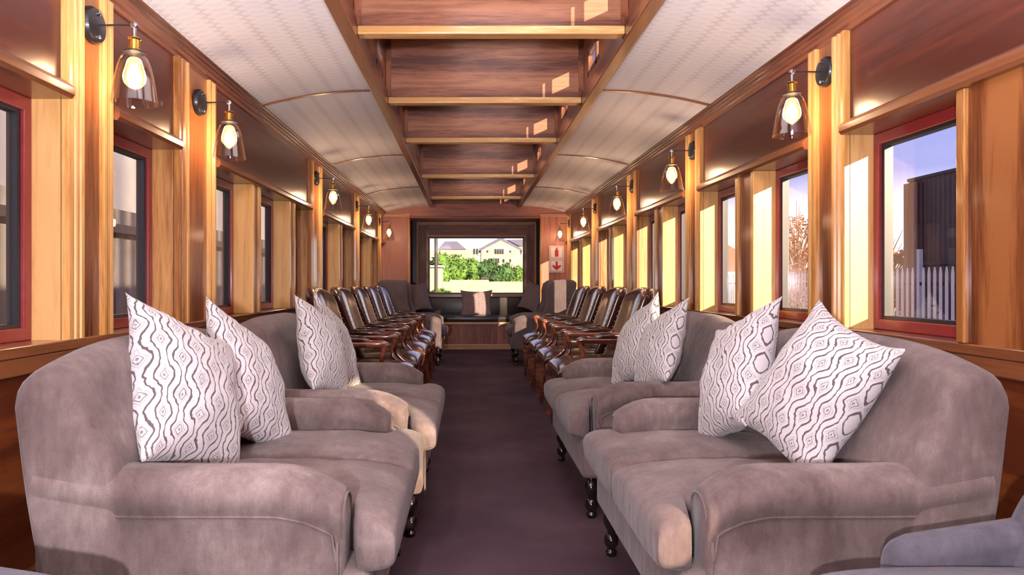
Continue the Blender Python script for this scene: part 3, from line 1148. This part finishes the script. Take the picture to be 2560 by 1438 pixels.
# ------------------------------------------------------------------ fabric wing chairs at the far end
def make_wing_chair():
    r = empty('wing_chair', (0, 0, 0))
    H = .36
    MB().box(.08, .76, -H + .02, H - .02, .20, .34, .02).build('seat_base', 'wing', r, smooth=40)

    def wb(p, u, v, side):
        t = (u + 1) / 2
        return (.22 - .20 * t + p.z, p.y, .30 + t * .73 - .03 * abs(v) ** 3 * t)
    mesh_obj('backrest', pillow_mesh('backrest', .36, H - .02, .16, n=5, nu=22, warp=wb), 'wing', r)
    for s in (-1, 1):
        prof = [(.05, .50), (-.02, 1.00), (.02, 1.03), (.10, 1.04), (.25, 1.03), (.31, .99), (.33, .90), (.33, .78), (.36, .68), (.40, .58), (.40, .50)]
        mb = MB()
        y0, y1 = s * (H - .07), s * H
        rings = []
        cx = sum(p[0] for p in prof) / len(prof)
        cz = sum(p[1] for p in prof) / len(prof)
        for f, yy in ((.90, 0), (.97, .12), (1, .35), (1, .65), (.97, .88), (.90, 1)):
            rings.append([(cx + (p[0] - cx) * f, y0 + (y1 - y0) * yy, cz + (p[1] - cz) * f) for p in prof])
        mb.loft(rings)
        mb.build('wing', 'wing', r, smooth=50)
        mb = MB()
        rings = []
        for x in (.06, .2, .4, .58, .66, .71, .735, .745):
            f = max(0, (x - .55) / .195)
            zt = .615 - .06 * f ** 2.2
            ins = .02 * (1 - math.sqrt(max(0, 1 - max(0, (x - .69) / .056) ** 2)))
            yc, rr = H - .06, .068 - ins
            pts = [(yc + rr - .01, .21), (yc + rr - .01, zt - .09)] + [(yc + rr * math.cos(a * PI / 8), zt - .06 + .06 * math.sin(a * PI / 8)) for a in range(0, 9)] + [(yc - rr + .01, zt - .09), (yc - rr + .01, .21)]
            rings.append([(x, s * p[0], p[1]) for p in pts])
        mb.loft(rings)
        mb.build('armrest', 'wing', r, smooth=50)
    def wc(p, u, v, side):
        return (p.x + .50, p.y, .405 + p.z + (.015 * (1 - u * u) * (1 - v * v) if side > 0 else 0))
    mesh_obj('seat_cushion', pillow_mesh('seat_cushion', .31, H - .125, .14, n=5, nu=20, warp=wc), 'wing', r)
    for (x, y) in ((.70, H - .06), (.70, -H + .06), (.12, H - .06), (.12, -H + .06)):
        leg_mb(.20, .022).build('leg', 'darkleg', r, smooth=50, loc=(x, y, 0))
    return r


wc_ = make_wing_chair()
wc_.location = (-1.07, 8.52, 0)
tag(wc_, 'mauve-grey high-backed wing chair at the far left before the end wall', 'armchair', 'wing chairs at the far end')
o = copy_tree(wc_)
o.location = (1.28, 8.52, 0)
o.rotation_euler = (0, 0, PI)
tag(o, 'mauve-grey high-backed wing chair at the far right below the fire sign', 'armchair', 'wing chairs at the far end')


# ------------------------------------------------------------------ charcoal tub chairs in the foreground
def make_tub_chair():
    r = empty('tub_armchair', (0, 0, 0))
    # local +x front, width along y
    H = .36

    def wc(p, u, v, side):
        return (p.x + .33, p.y, .405 + p.z + (.014 * (1 - u * u) * (1 - v * v) if side > 0 else 0))
    mesh_obj('seat_cushion', pillow_mesh('seat_cushion', .27, H - .062, .13, n=4, nu=22, warp=wc), 'greyfab', r)
    MB().box(.05, .56, -H + .05, H - .05, .18, .34, .02).build('seat_base', 'greyfab', r, smooth=40)
    for s in (-1, 1):
        mb = MB()
        rings = []
        for x in (.06, .14, .20, .27, .33, .38, .405, .418, .425):
            zt = .545 - .055 * ((x - .06) / .37)
            ins = .02 * (1 - math.sqrt(max(0, 1 - max(0, min(1, (x - .37) / .056)) ** 2)))
            zt -= ins * 1.6
            yc, rr = H - .035, .040 - ins
            pts = [(yc + rr, .19), (yc + rr, zt - .04)] + [(yc + rr * math.cos(a * PI / 8), zt - .035 + .035 * math.sin(a * PI / 8)) for a in range(0, 9)] + [(yc - rr, zt - .04), (yc - rr, .19)]
            rings.append([(x, s * p[0], p[1]) for p in pts])
        mb.loft(rings)
        a_ = mb.build('armrest', 'greyfab', r, smooth=50)
        MB().tube([(.082, s * (H + .003), .50), (.084, s * (H - .02), .530), (.086, s * (H - .05), .530), (.09, s * (H - .075), .50), (.09, s * (H - .077), .46)], .004, 6).build('piping', 'greyfab', a_, smooth=50)

    def wb(p, u, v, side):
        t = (u + 1) / 2
        return (.21 - .15 * t + p.z + .05 * v * v, p.y, .22 + t * .42 - .06 * abs(v) ** 3 * t)
    mesh_obj('backrest', pillow_mesh('backrest', .25, H - .006, .12, n=4, nu=22, warp=wb), 'greyfab', r)
    for (x, y) in ((.50, H - .08), (.50, -H + .08), (.10, H - .08), (.10, -H + .08)):
        MB().tube([(x, y, .19), (x, y, 0)], [.02, .012], 10).build('leg', 'darkleg', r, smooth=50)
    return r


tb = make_tub_chair()
tb.location = (1.26, 1.03, 0)
tb.rotation_euler = (0, 0, PI)
tag(tb, 'charcoal grey fabric tub armchair cut off by the bottom right corner', 'armchair', 'charcoal tub chairs in the foreground')
o = copy_tree(tb)
o.location = (-1.11, .84, 0)
o.rotation_euler = (0, 0, 0)
tag(o, 'charcoal grey fabric tub armchair cut off by the bottom left corner', 'armchair', 'charcoal tub chairs in the foreground')


# ------------------------------------------------------------------ scatter cushions
def cushion(label, center, normal, up, size=(.46, .46), th=.15, mat='cushion', group='patterned cushions on the loveseats', roll=0, seed=1):
    """normal = direction of its front face; up = approx up edge direction"""
    n_ = Vector(normal).normalized()
    u_ = Vector(up)
    u_ = (u_ - n_ * u_.dot(n_)).normalized()
    x_ = u_.cross(n_).normalized()
    rot = Matrix((x_, u_, n_)).transposed().to_4x4()
    rot = rot @ Matrix.Rotation(R(roll), 4, 'Z')

    def warp(p, u, v, side):
        k = 1 + .10 * (abs(u * v) ** 3)
        q = Vector((p.x * k, p.y * k, p.z))
        q.z += .022 * (u * u) * (v * v) * (1 if (u * v) * (1 if seed % 2 else -1) > 0 else -.6)
        q.z += .008 * noise.noise(Vector((u * 2.3 + seed * 5, v * 2.3, side)))
        q.z += side * .004 * noise.noise(Vector((u * 7 + seed * 3, v * 7, side * 2))) * (1 - u * u * v * v)
        q.x += .010 * noise.noise(Vector((v * 2 + seed, u, .3)))
        return q
    me = pillow_mesh('throw_cushion', size[0] / 2, size[1] / 2, th, n=2.0, nu=30, ear=.055, warp=warp)
    o_ = mesh_obj('throw_cushion', me, mat)
    rot.translation = Vector(center)
    o_.matrix_world = rot
    tag(o_, label, 'cushion', group)
    return o_


def at(px, py, Y):
    return Vector(((px - 1171) * Y / FOC, Y, EYE + (707 - py) * Y / FOC))


cushion('patterned ivory cushion with a pointed top corner, nearest on the left loveseats', (-.775, 1.875, .690), (1, -.16, .40), (-.30, .1, 1), (.39, .44), .21, seed=1, roll=-24)
cushion('patterned ivory cushion farther from the camera on the nearest left loveseat', (-.725, 2.225, .675), (1, -.10, .45), (-.34, .1, 1), (.36, .43), .18, seed=2, roll=-24)
cushion('patterned ivory cushion nearer the camera on the sunlit left loveseat', (-.640, 2.975, .69), (1, -.14, .34), (-.26, .1, 1), (.32, .42), .17, seed=3, roll=-22)
cushion('patterned ivory cushion behind another on the sunlit left loveseat', (-.650, 3.33, .685), (1, -.05, .40), (-.34, .1, 1), (.34, .42), .15, seed=4, roll=-22)
cushion('large patterned ivory cushion nearest on the right loveseats, turned to the camera', (.945, 1.86, .705), (-.95, -.34, .40), (.40, .1, 1), (.33, .40), .17, seed=5, roll=-20)
cushion('patterned ivory cushion leaning behind the large one on the nearest right loveseat', (.885, 2.25, .695), (-1, .0, .45), (.40, .1, 1), (.32, .44), .18, seed=6, roll=22)
cushion('patterned ivory cushion left of the pair on the second right loveseat', (.845, 3.42, .685), (-1, -.10, .40), (.40, .1, 1), (.34, .41), .16, seed=7, roll=22)
cushion('patterned ivory cushion right of the pair on the second right loveseat', (.87, 3.10, .685), (-1, -.05, .40), (.30, .1, 1), (.34, .40), .16, seed=8, roll=22)
cushion('mauve patterned cushion in the middle of the window bench', at(1191, 759, 10.80), (0, -1, .15), (0, .1, 1), (.47, .40), .12, 'cushion2', 'cushions on the window bench', 0, 9)
cushion('mauve patterned cushion at the left end of the window bench', at(1050, 742, 10.70), (.7, -.7, .2), (-.1, .1, 1), (.36, .42), .12, 'cushion2', 'cushions on the window bench', 5, 10)
cushion('mauve patterned cushion leaning at the right end of the window bench', at(1330, 742, 10.70), (-.7, -.7, .2), (.25, .1, 1), (.38, .44), .12, 'cushion2', 'cushions on the window bench', -10, 11)


# ------------------------------------------------------------------ fire extinguisher signs
def sign(zc, label, kind):
    c = at(1391.5, 0, YE)
    o_ = empty('safety_sign', (c.x, YE - .004, zc))
    tag(o_, label, 'sign', 'fire signs on the end wall')
    MB().box(-.108, .108, -.004, .004, -.098, .098).build('sign_board', 'signwhite', o_)
    mb = MB()
    for b in ((-.095, .095, .080, .086), (-.095, .095, -.086, -.080), (-.095, -.089, -.086, .086), (.089, .095, -.086, .086)):
        mb.box(b[0], b[1], -.0052, -.004, b[2], b[3])
    mb.build('border', 'signred', o_)
    mb = MB()
    if kind == 'ext':
        pts = [(-.026, -.065), (.026, -.065), (.028, .025), (.018, .042), (.007, .046), (.007, .056), (.030, .060), (.028, .068), (-.012, .068), (-.020, .056), (-.007, .050), (-.018, .042), (-.028, .025)]
    else:
        pts = [(-.016, .066), (.016, .066), (.016, -.002), (.062, .018), (.062, -.010), (0, -.068), (-.062, -.010), (-.062, .018), (-.016, -.002)]
    mb.prism(pts, 'y', -.0055, -.004)
    mb.build('symbol', 'signred', o_)


zc = at(0, 631, YE).z
sign(zc, 'white sign with a red fire extinguisher symbol on the right end wall panel', 'ext')
sign(at(0, 665, YE).z, 'white sign with a red down arrow below the extinguisher sign', 'arrow')

# ------------------------------------------------------------------ outside
GZ = -1.15
gr = MB().box(-160, 160, -30, 260, GZ - .3, GZ).build('ground', 'ground')
struct(gr)


def at2(px, py, Y):
    return at(px, py, Y)


# palisade fence on the right
fx = 8.0
fence = empty('palisade_fence', (fx, 14, GZ))
tag(fence, 'pale steel palisade fence with dark rails outside the right windows', 'fence')
cntp = 0
mbx = MB()
y = 9.2
k = 0
while y < 34:
    h = 2.42
    if k < 95:
        MB().prism([(y - .034 - 14, 0), (y + .034 - 14, 0), (y + .034 - 14, h - .12), (y + .012 - 14, h), (y - .012 - 14, h), (y - .034 - 14, h - .12)], 'x', -.006, .006).build('pale', 'pale', fence)
    else:
        mbx.prism([(y - .034 - 14, 0), (y + .034 - 14, 0), (y + .034 - 14, h - .12), (y + .012 - 14, h), (y - .012 - 14, h), (y - .034 - 14, h - .12)], 'x', -.02, .02)
    y += .145
    k += 1
tag(mbx.build('pale', 'pale', fence), kind='stuff')
for z in (.35, 2.10):
    MB().box(.02, .07, -5, 20, z, z + .06).build('rail', 'darkbar', fence)

# dark corrugated warehouse
wh = empty('warehouse', (10.5, 12, GZ))
tag(wh, 'dark brown corrugated warehouse behind the palisade fence', 'building')
MB().box(0, 9, -9, 4.2, 0, 4.55).build('wall_cladding', 'corrdark', wh)
MB().box(-.03, 9.03, -9.03, 4.23, 4.55, 4.62).build('roof_edge', 'darkbar', wh)
MB().box(-.04, 0, -9, 4.2, 2.55, 2.62).build('gutter', 'darkbar', wh)
MB().box(-.10, 0.0, 3.75, 4.25, 0, 4.50).build('corner_cladding', 'corrbrown', wh)
MB().box(-.42, -.34, 3.2, 3.3, 0, 2.9).build('downpipe', 'pale', wh)

far = empty('red_roof_house', (22, 62, GZ))
tag(far, 'distant white house with a red roof seen through a right window', 'building')
MB().box(-4, 4, -3, 3, 0, 3.2).build('wall_block', 'white', far)
MB().prism([(-4.4, 3.2), (4.4, 3.2), (0, 5.6)], 'y', -3.4, 3.4).build('roof', 'redroof', far)

# weathered shed outside the left windows
sh = empty('goods_shed', (-4.3, 8, GZ))
tag(sh, 'weathered grey goods shed with pale upper cladding outside the left windows', 'building')
MB().box(-4, 0, -12, 22, 0, 3.05).build('lower_wall', 'corrgrey', sh)
MB().box(-4, -.03, -12, 22, 3.05, 5.6).build('upper_wall', 'corrpale', sh)
MB().box(0, .12, -12, 22, 2.75, 2.85).build('gutter', 'darkbar', sh)
mb = MB()
for yy in range(-11, 22, 2):
    mb.box(-.03, .04, yy, yy + .10, 3.05, 5.6)
mb.build('upper_battens', 'darkbar', sh)


def leaves(n, blobs, size, seed):
    rnd = random.Random(seed)
    bm = bmesh.new()
    for i in range(n):
        c, rr = blobs[rnd.randrange(len(blobs))]
        d = Vector((rnd.gauss(0, 1), rnd.gauss(0, 1), rnd.gauss(0, 1))).normalized()
        p = Vector(c) + Vector((d.x * rr[0], d.y * rr[1], d.z * rr[2])) * rnd.uniform(.72, 1.02)
        s1 = size * rnd.uniform(.6, 1.3)
        a = Vector((rnd.gauss(0, 1), rnd.gauss(0, 1), rnd.gauss(0, 1))).normalized()
        b = a.cross(Vector((rnd.gauss(0, 1), rnd.gauss(0, 1), rnd.gauss(0, 1)))).normalized()
        vs = [bm.verts.new(p + a * s1), bm.verts.new(p + b * s1 * .6), bm.verts.new(p - a * s1), bm.verts.new(p - b * s1 * .6)]
        bm.faces.new(vs)
    mb_ = MB()
    mb_.bm.free()
    mb_.bm = bm
    return mb_


def tree(base, h, r, label, mat='leaf', seed=1, n=1600, group='trees beyond the end window'):
    o_ = empty('tree', base)
    tag(o_, label, 'tree', group)
    rnd = random.Random(seed)
    MB().tube([(0, 0, 0), (.1, 0, h * .3), (-.05, .1, h * .62)], [h * .045, h * .032, h * .012], 8).build('trunk', 'bark', o_, smooth=50)
    blobs = [((rnd.uniform(-r * .6, r * .6), rnd.uniform(-r * .5, r * .5), h * rnd.uniform(.45, .82)), (r * .5, r * .5, h * .2)) for _ in range(7)]
    mb_ = leaves(n, blobs, r * .085, seed)
    for c, rr in blobs:
        rings = []
        for i in range(7):
            a = -PI / 2 + PI * i / 6
            rings.append([(c[0] + rr[0] * .78 * math.cos(a) * math.cos(q * PI / 5), c[1] + rr[1] * .78 * math.cos(a) * math.sin(q * PI / 5), c[2] + rr[2] * .78 * math.sin(a)) for q in range(10)])
        rings[0] = [(p[0] + .001 * k, p[1], p[2]) for k, p in enumerate(rings[0])]
        rings[-1] = [(p[0] + .001 * k, p[1], p[2]) for k, p in enumerate(rings[-1])]
        mb_.loft(rings, cap=False)
    mb_.build('foliage', mat, o_)
    return o_


def ground_at(px, Y):
    p = at(px, 0, Y)
    return (p.x, Y, GZ)


def hgt(py, Y):
    return at(0, py, Y).z - GZ


Yt = 52
tree(ground_at(1090, 44), hgt(628, 44), 1.2, 'bright green tree at the left edge of the end window', 'leaf', 1)
tree(ground_at(1122, 49), hgt(626, 49), 1.5, 'bright green tree right of the leftmost tree in the end window', 'leaf', 2)
tree(ground_at(1160, 54), hgt(630, 54), 1.8, 'full green tree in the middle of the end window view', 'leaf', 3)
tree(ground_at(1196, 60), hgt(638, 60), 1.8, 'darker green tree before the cream gabled building', 'leafdark', 4)
tree(ground_at(1240, 48), hgt(655, 48), 1.3, 'low dark green tree below the gabled building windows', 'leafdark', 5)
tree(ground_at(1278, 53), hgt(660, 53), 1.35, 'low green tree at the right of the end window view', 'leaf', 6)
sb = empty('shrub', ground_at(1098, 24))
tag(sb, 'bright yellow-green shrub at the lower left of the end window', 'shrub')
leaves(1300, [((0, 0, hgt(722, 24) - .35), (.55, .5, .35)), ((.3, .1, hgt(735, 24) - .4), (.5, .5, .4))], .08, 9).build('foliage', 'leaf', sb)
MB().tube([(0, 0, 0), (.02, 0, .5)], [.04, .02], 6).build('stem', 'bark', sb)

# cream gabled building and its neighbour
Yb = 100
b0 = empty('gabled_building', ground_at(1252, Yb))
tag(b0, 'cream three-storey gabled building seen through the end window', 'building')
px = Yb / FOC
ez, rz_ = hgt(626, Yb), hgt(601, Yb)
wL, wR = (1203 - 1252) * px, (1300 - 1252) * px
MB().box(wL, wR, 0, 8, 0, ez).build('wall_block', 'cream', b0)
MB().prism([(wL, ez), (wR, ez), ((wL + wR) / 2, rz_)], 'y', 0, 8).build('gable', 'cream', b0)
MB().prism([(wL - .3, ez - .1), (0, rz_ + .05), (wR + .3, ez - .1), (wR + .3, ez + .25), (0, rz_ + .5), (wL - .3, ez + .25)], 'y', .3, 8.2).build('roof', 'greyroof', b0)


def win(parent, pcx, pcy, w, h, base_px, nx=1):
    cx = (pcx - base_px) * px
    cz = hgt(pcy, Yb)
    mb_ = MB()
    w2, h2 = w * px / 2, h * px / 2
    n_ = nx
    for i in range(n_):
        a = cx - w2 + 2 * w2 * i / n_
        b = a + 2 * w2 / n_ * .84
        mb_.box(a, b, -.05, .02, cz - h2, cz + h2)
    mb_.build('window', 'darkwin', parent)


for (cx, cy, w, h, nx) in ((1248, 629, 24, 13, 4), (1219, 629, 5, 6, 1), (1276, 629, 5, 6, 1), (1238, 652, 22, 12, 4), (1259, 652, 6, 8, 1), (1276, 652, 5, 8, 1), (1248, 674, 20, 10, 3)):
    win(b0, cx, cy, w, h, 1252, nx)
b1 = empty('apartment_block', ground_at(1130, Yb + 20))
tag(b1, 'long cream apartment block with a hipped grey roof behind the trees', 'building')
Yb2 = Yb + 20
px2 = Yb2 / FOC
e2 = at(0, 624, Yb2).z - GZ
MB().box((1060 - 1130) * px2, (1196 - 1130) * px2, 0, 8, 0, e2).build('wall_block', 'cream', b1)
r2 = at(0, 604, Yb2).z - GZ
MB().prism([((1094 - 1130) * px2, e2), ((1166 - 1130) * px2, e2), ((1143 - 1130) * px2, r2), ((1112 - 1130) * px2, r2)], 'y', -.3, 8).build('roof', 'greyroof', b1)
mb = MB()
for cx in (1183, 1190):
    a = (cx - 1130) * px2
    mb.box(a, a + 5 * px2, -.05, .02, at(0, 636, Yb2).z - GZ, at(0, 622, Yb2).z - GZ)
mb.build('window', 'darkwin', b1)
b2 = empty('apartment_block', ground_at(1310, Yb + 12))
tag(b2, 'cream apartment block with a grey roof at the right edge of the end window', 'building')
px3 = (Yb + 12) / FOC
e3 = at(0, 616, Yb + 12).z - GZ
MB().box((1296 - 1310) * px3, (1360 - 1310) * px3, 0, 8, 0, e3).build('wall_block', 'cream', b2)
MB().prism([((1268 - 1310) * px3, at(0, 600, Yb + 12).z - GZ), ((1300 - 1310) * px3, e3), ((1365 - 1310) * px3, e3), ((1350 - 1310) * px3, at(0, 598, Yb + 12).z - GZ)], 'y', -.3, 8).build('roof', 'greyroof', b2)
mb = MB()
for cx in (1301, 1309):
    a = (cx - 1310) * px3
    mb.box(a, a + 4 * px3, -.05, .02, at(0, 637, Yb + 12).z - GZ, at(0, 624, Yb + 12).z - GZ)
mb.build('window', 'darkwin', b2)

# yard walls, pole, signboard and parked cars
lw = empty('yard_shelter', ground_at(1087, 30))
tag(lw, 'small cream shelter with a pale roof at the left of the end window', 'building')
q = 30 / FOC
MB().box((1060 - 1087) * q, (1104 - 1087) * q, 0, 2, 0, hgt(668, 30)).build('wall_block', 'cream', lw)
MB().box((1056 - 1087) * q, (1109 - 1087) * q, -.2, 2.2, hgt(668, 30), hgt(664, 30)).build('roof', 'white', lw)
MB().box((1098 - 1087) * q, (1103 - 1087) * q, -.02, .0, 0, hgt(676, 30)).build('door', 'pale', lw)
tag(MB().tube([(0, 0, 0), (0, 0, 5.6)], .055, 8).build('utility_pole', 'pole', loc=ground_at(1090, 22)), 'thin dark utility pole at the left of the end window', 'pole')
yw = MB().box(-6, 9, 0, .25, 0, hgt(700, 41) - .1).build('yard_wall', 'cream', loc=ground_at(1220, 41))
tag(yw, 'low cream yard wall running below the trees', 'wall')
sgn = empty('signboard', ground_at(1213, 28))
tag(sgn, 'dark signboard on two posts in front of the yard wall', 'sign')
q = 28 / FOC
MB().box(-10 * q, 10 * q, 0, .05, hgt(698, 28), hgt(692, 28)).build('board', 'pole', sgn)
for xx in (-5, 5):
    MB().box(xx * q - .03, xx * q + .03, 0, .06, 0, hgt(698, 28)).build('post', 'pole', sgn)
bwl = MB().box(-.55, .95, 0, .2, 0, hgt(700, 26)).build('block_wall', 'cream', loc=ground_at(1160, 26))
tag(bwl, 'cream block wall left of the signboard outside', 'wall')


def car(loc, mat, label, L=3.9):
    o_ = empty('car', loc)
    tag(o_, label, 'car', 'cars parked beyond the end window')
    pr = [(-L / 2, .25), (-L / 2, .75), (-L / 2 + .15, .86), (-L * .24, .92), (-L * .10, 1.38), (L * .22, 1.40), (L * .36, .95), (L / 2 - .05, .82), (L / 2, .5), (L / 2, .25)]
    MB().prism(pr, 'y', -.8, .8).build('body', mat, o_)
    MB().prism([(-L * .20, .95), (-L * .08, 1.33), (L * .20, 1.34), (L * .31, .96)], 'y', -.81, -.79).build('side_window', 'darkwin', o_)
    for xx in (-L * .31, L * .31):
        MB().lathe([(.05, -.84), (.30, -.84), (.30, -.62), (.05, -.62)], c=(xx, 0, .30), axis='y', n=16).build('wheel', 'tyre', o_)
    return o_


car(ground_at(1243, 37.5), 'cargrey', 'grey car parked outside beyond the end window')
car(ground_at(1284, 44), 'carblue', 'dark blue car parked at the right beyond the end window')

# bare brown trees outside the right windows
for (bx, by, h, r_, lab, sd) in ((16.2, 33.5, 6.4, 2.6, 'bare brown tree rising behind the fence in the right windows', 21), (13.6, 22.5, 3.9, 1.7, 'bushy brown tree beside the warehouse corner', 22)):
    o_ = empty('tree', (bx, by, GZ))
    tag(o_, lab, 'tree', 'brown trees beyond the palisade fence')
    rnd = random.Random(sd)
    MB().tube([(0, 0, 0), (.05, .05, h * .5)], [.14, .07], 8).build('trunk', 'bark', o_, smooth=50)
    mb = MB()
    for i in range(110):
        z0 = h * rnd.uniform(.25, .6)
        a = rnd.uniform(0, 2 * PI)
        rr = r_ * rnd.uniform(.3, 1.0)
        z1 = min(h, z0 + h * rnd.uniform(.15, .45))
        mb.tube([(0, 0, z0 * .8), (rr * .5 * math.cos(a), rr * .5 * math.sin(a), (z0 + z1) / 2), (rr * math.cos(a), rr * math.sin(a), z1)], [.035, .022, .008], 5)
    mb.build('branches', 'twig', o_)
    leaves(2600, [((0, 0, h * .42), (r_, r_, h * .30)), ((0, 0, h * .60), (r_ * .7, r_ * .7, h * .25))], .10, sd).build('foliage', 'twig', o_)
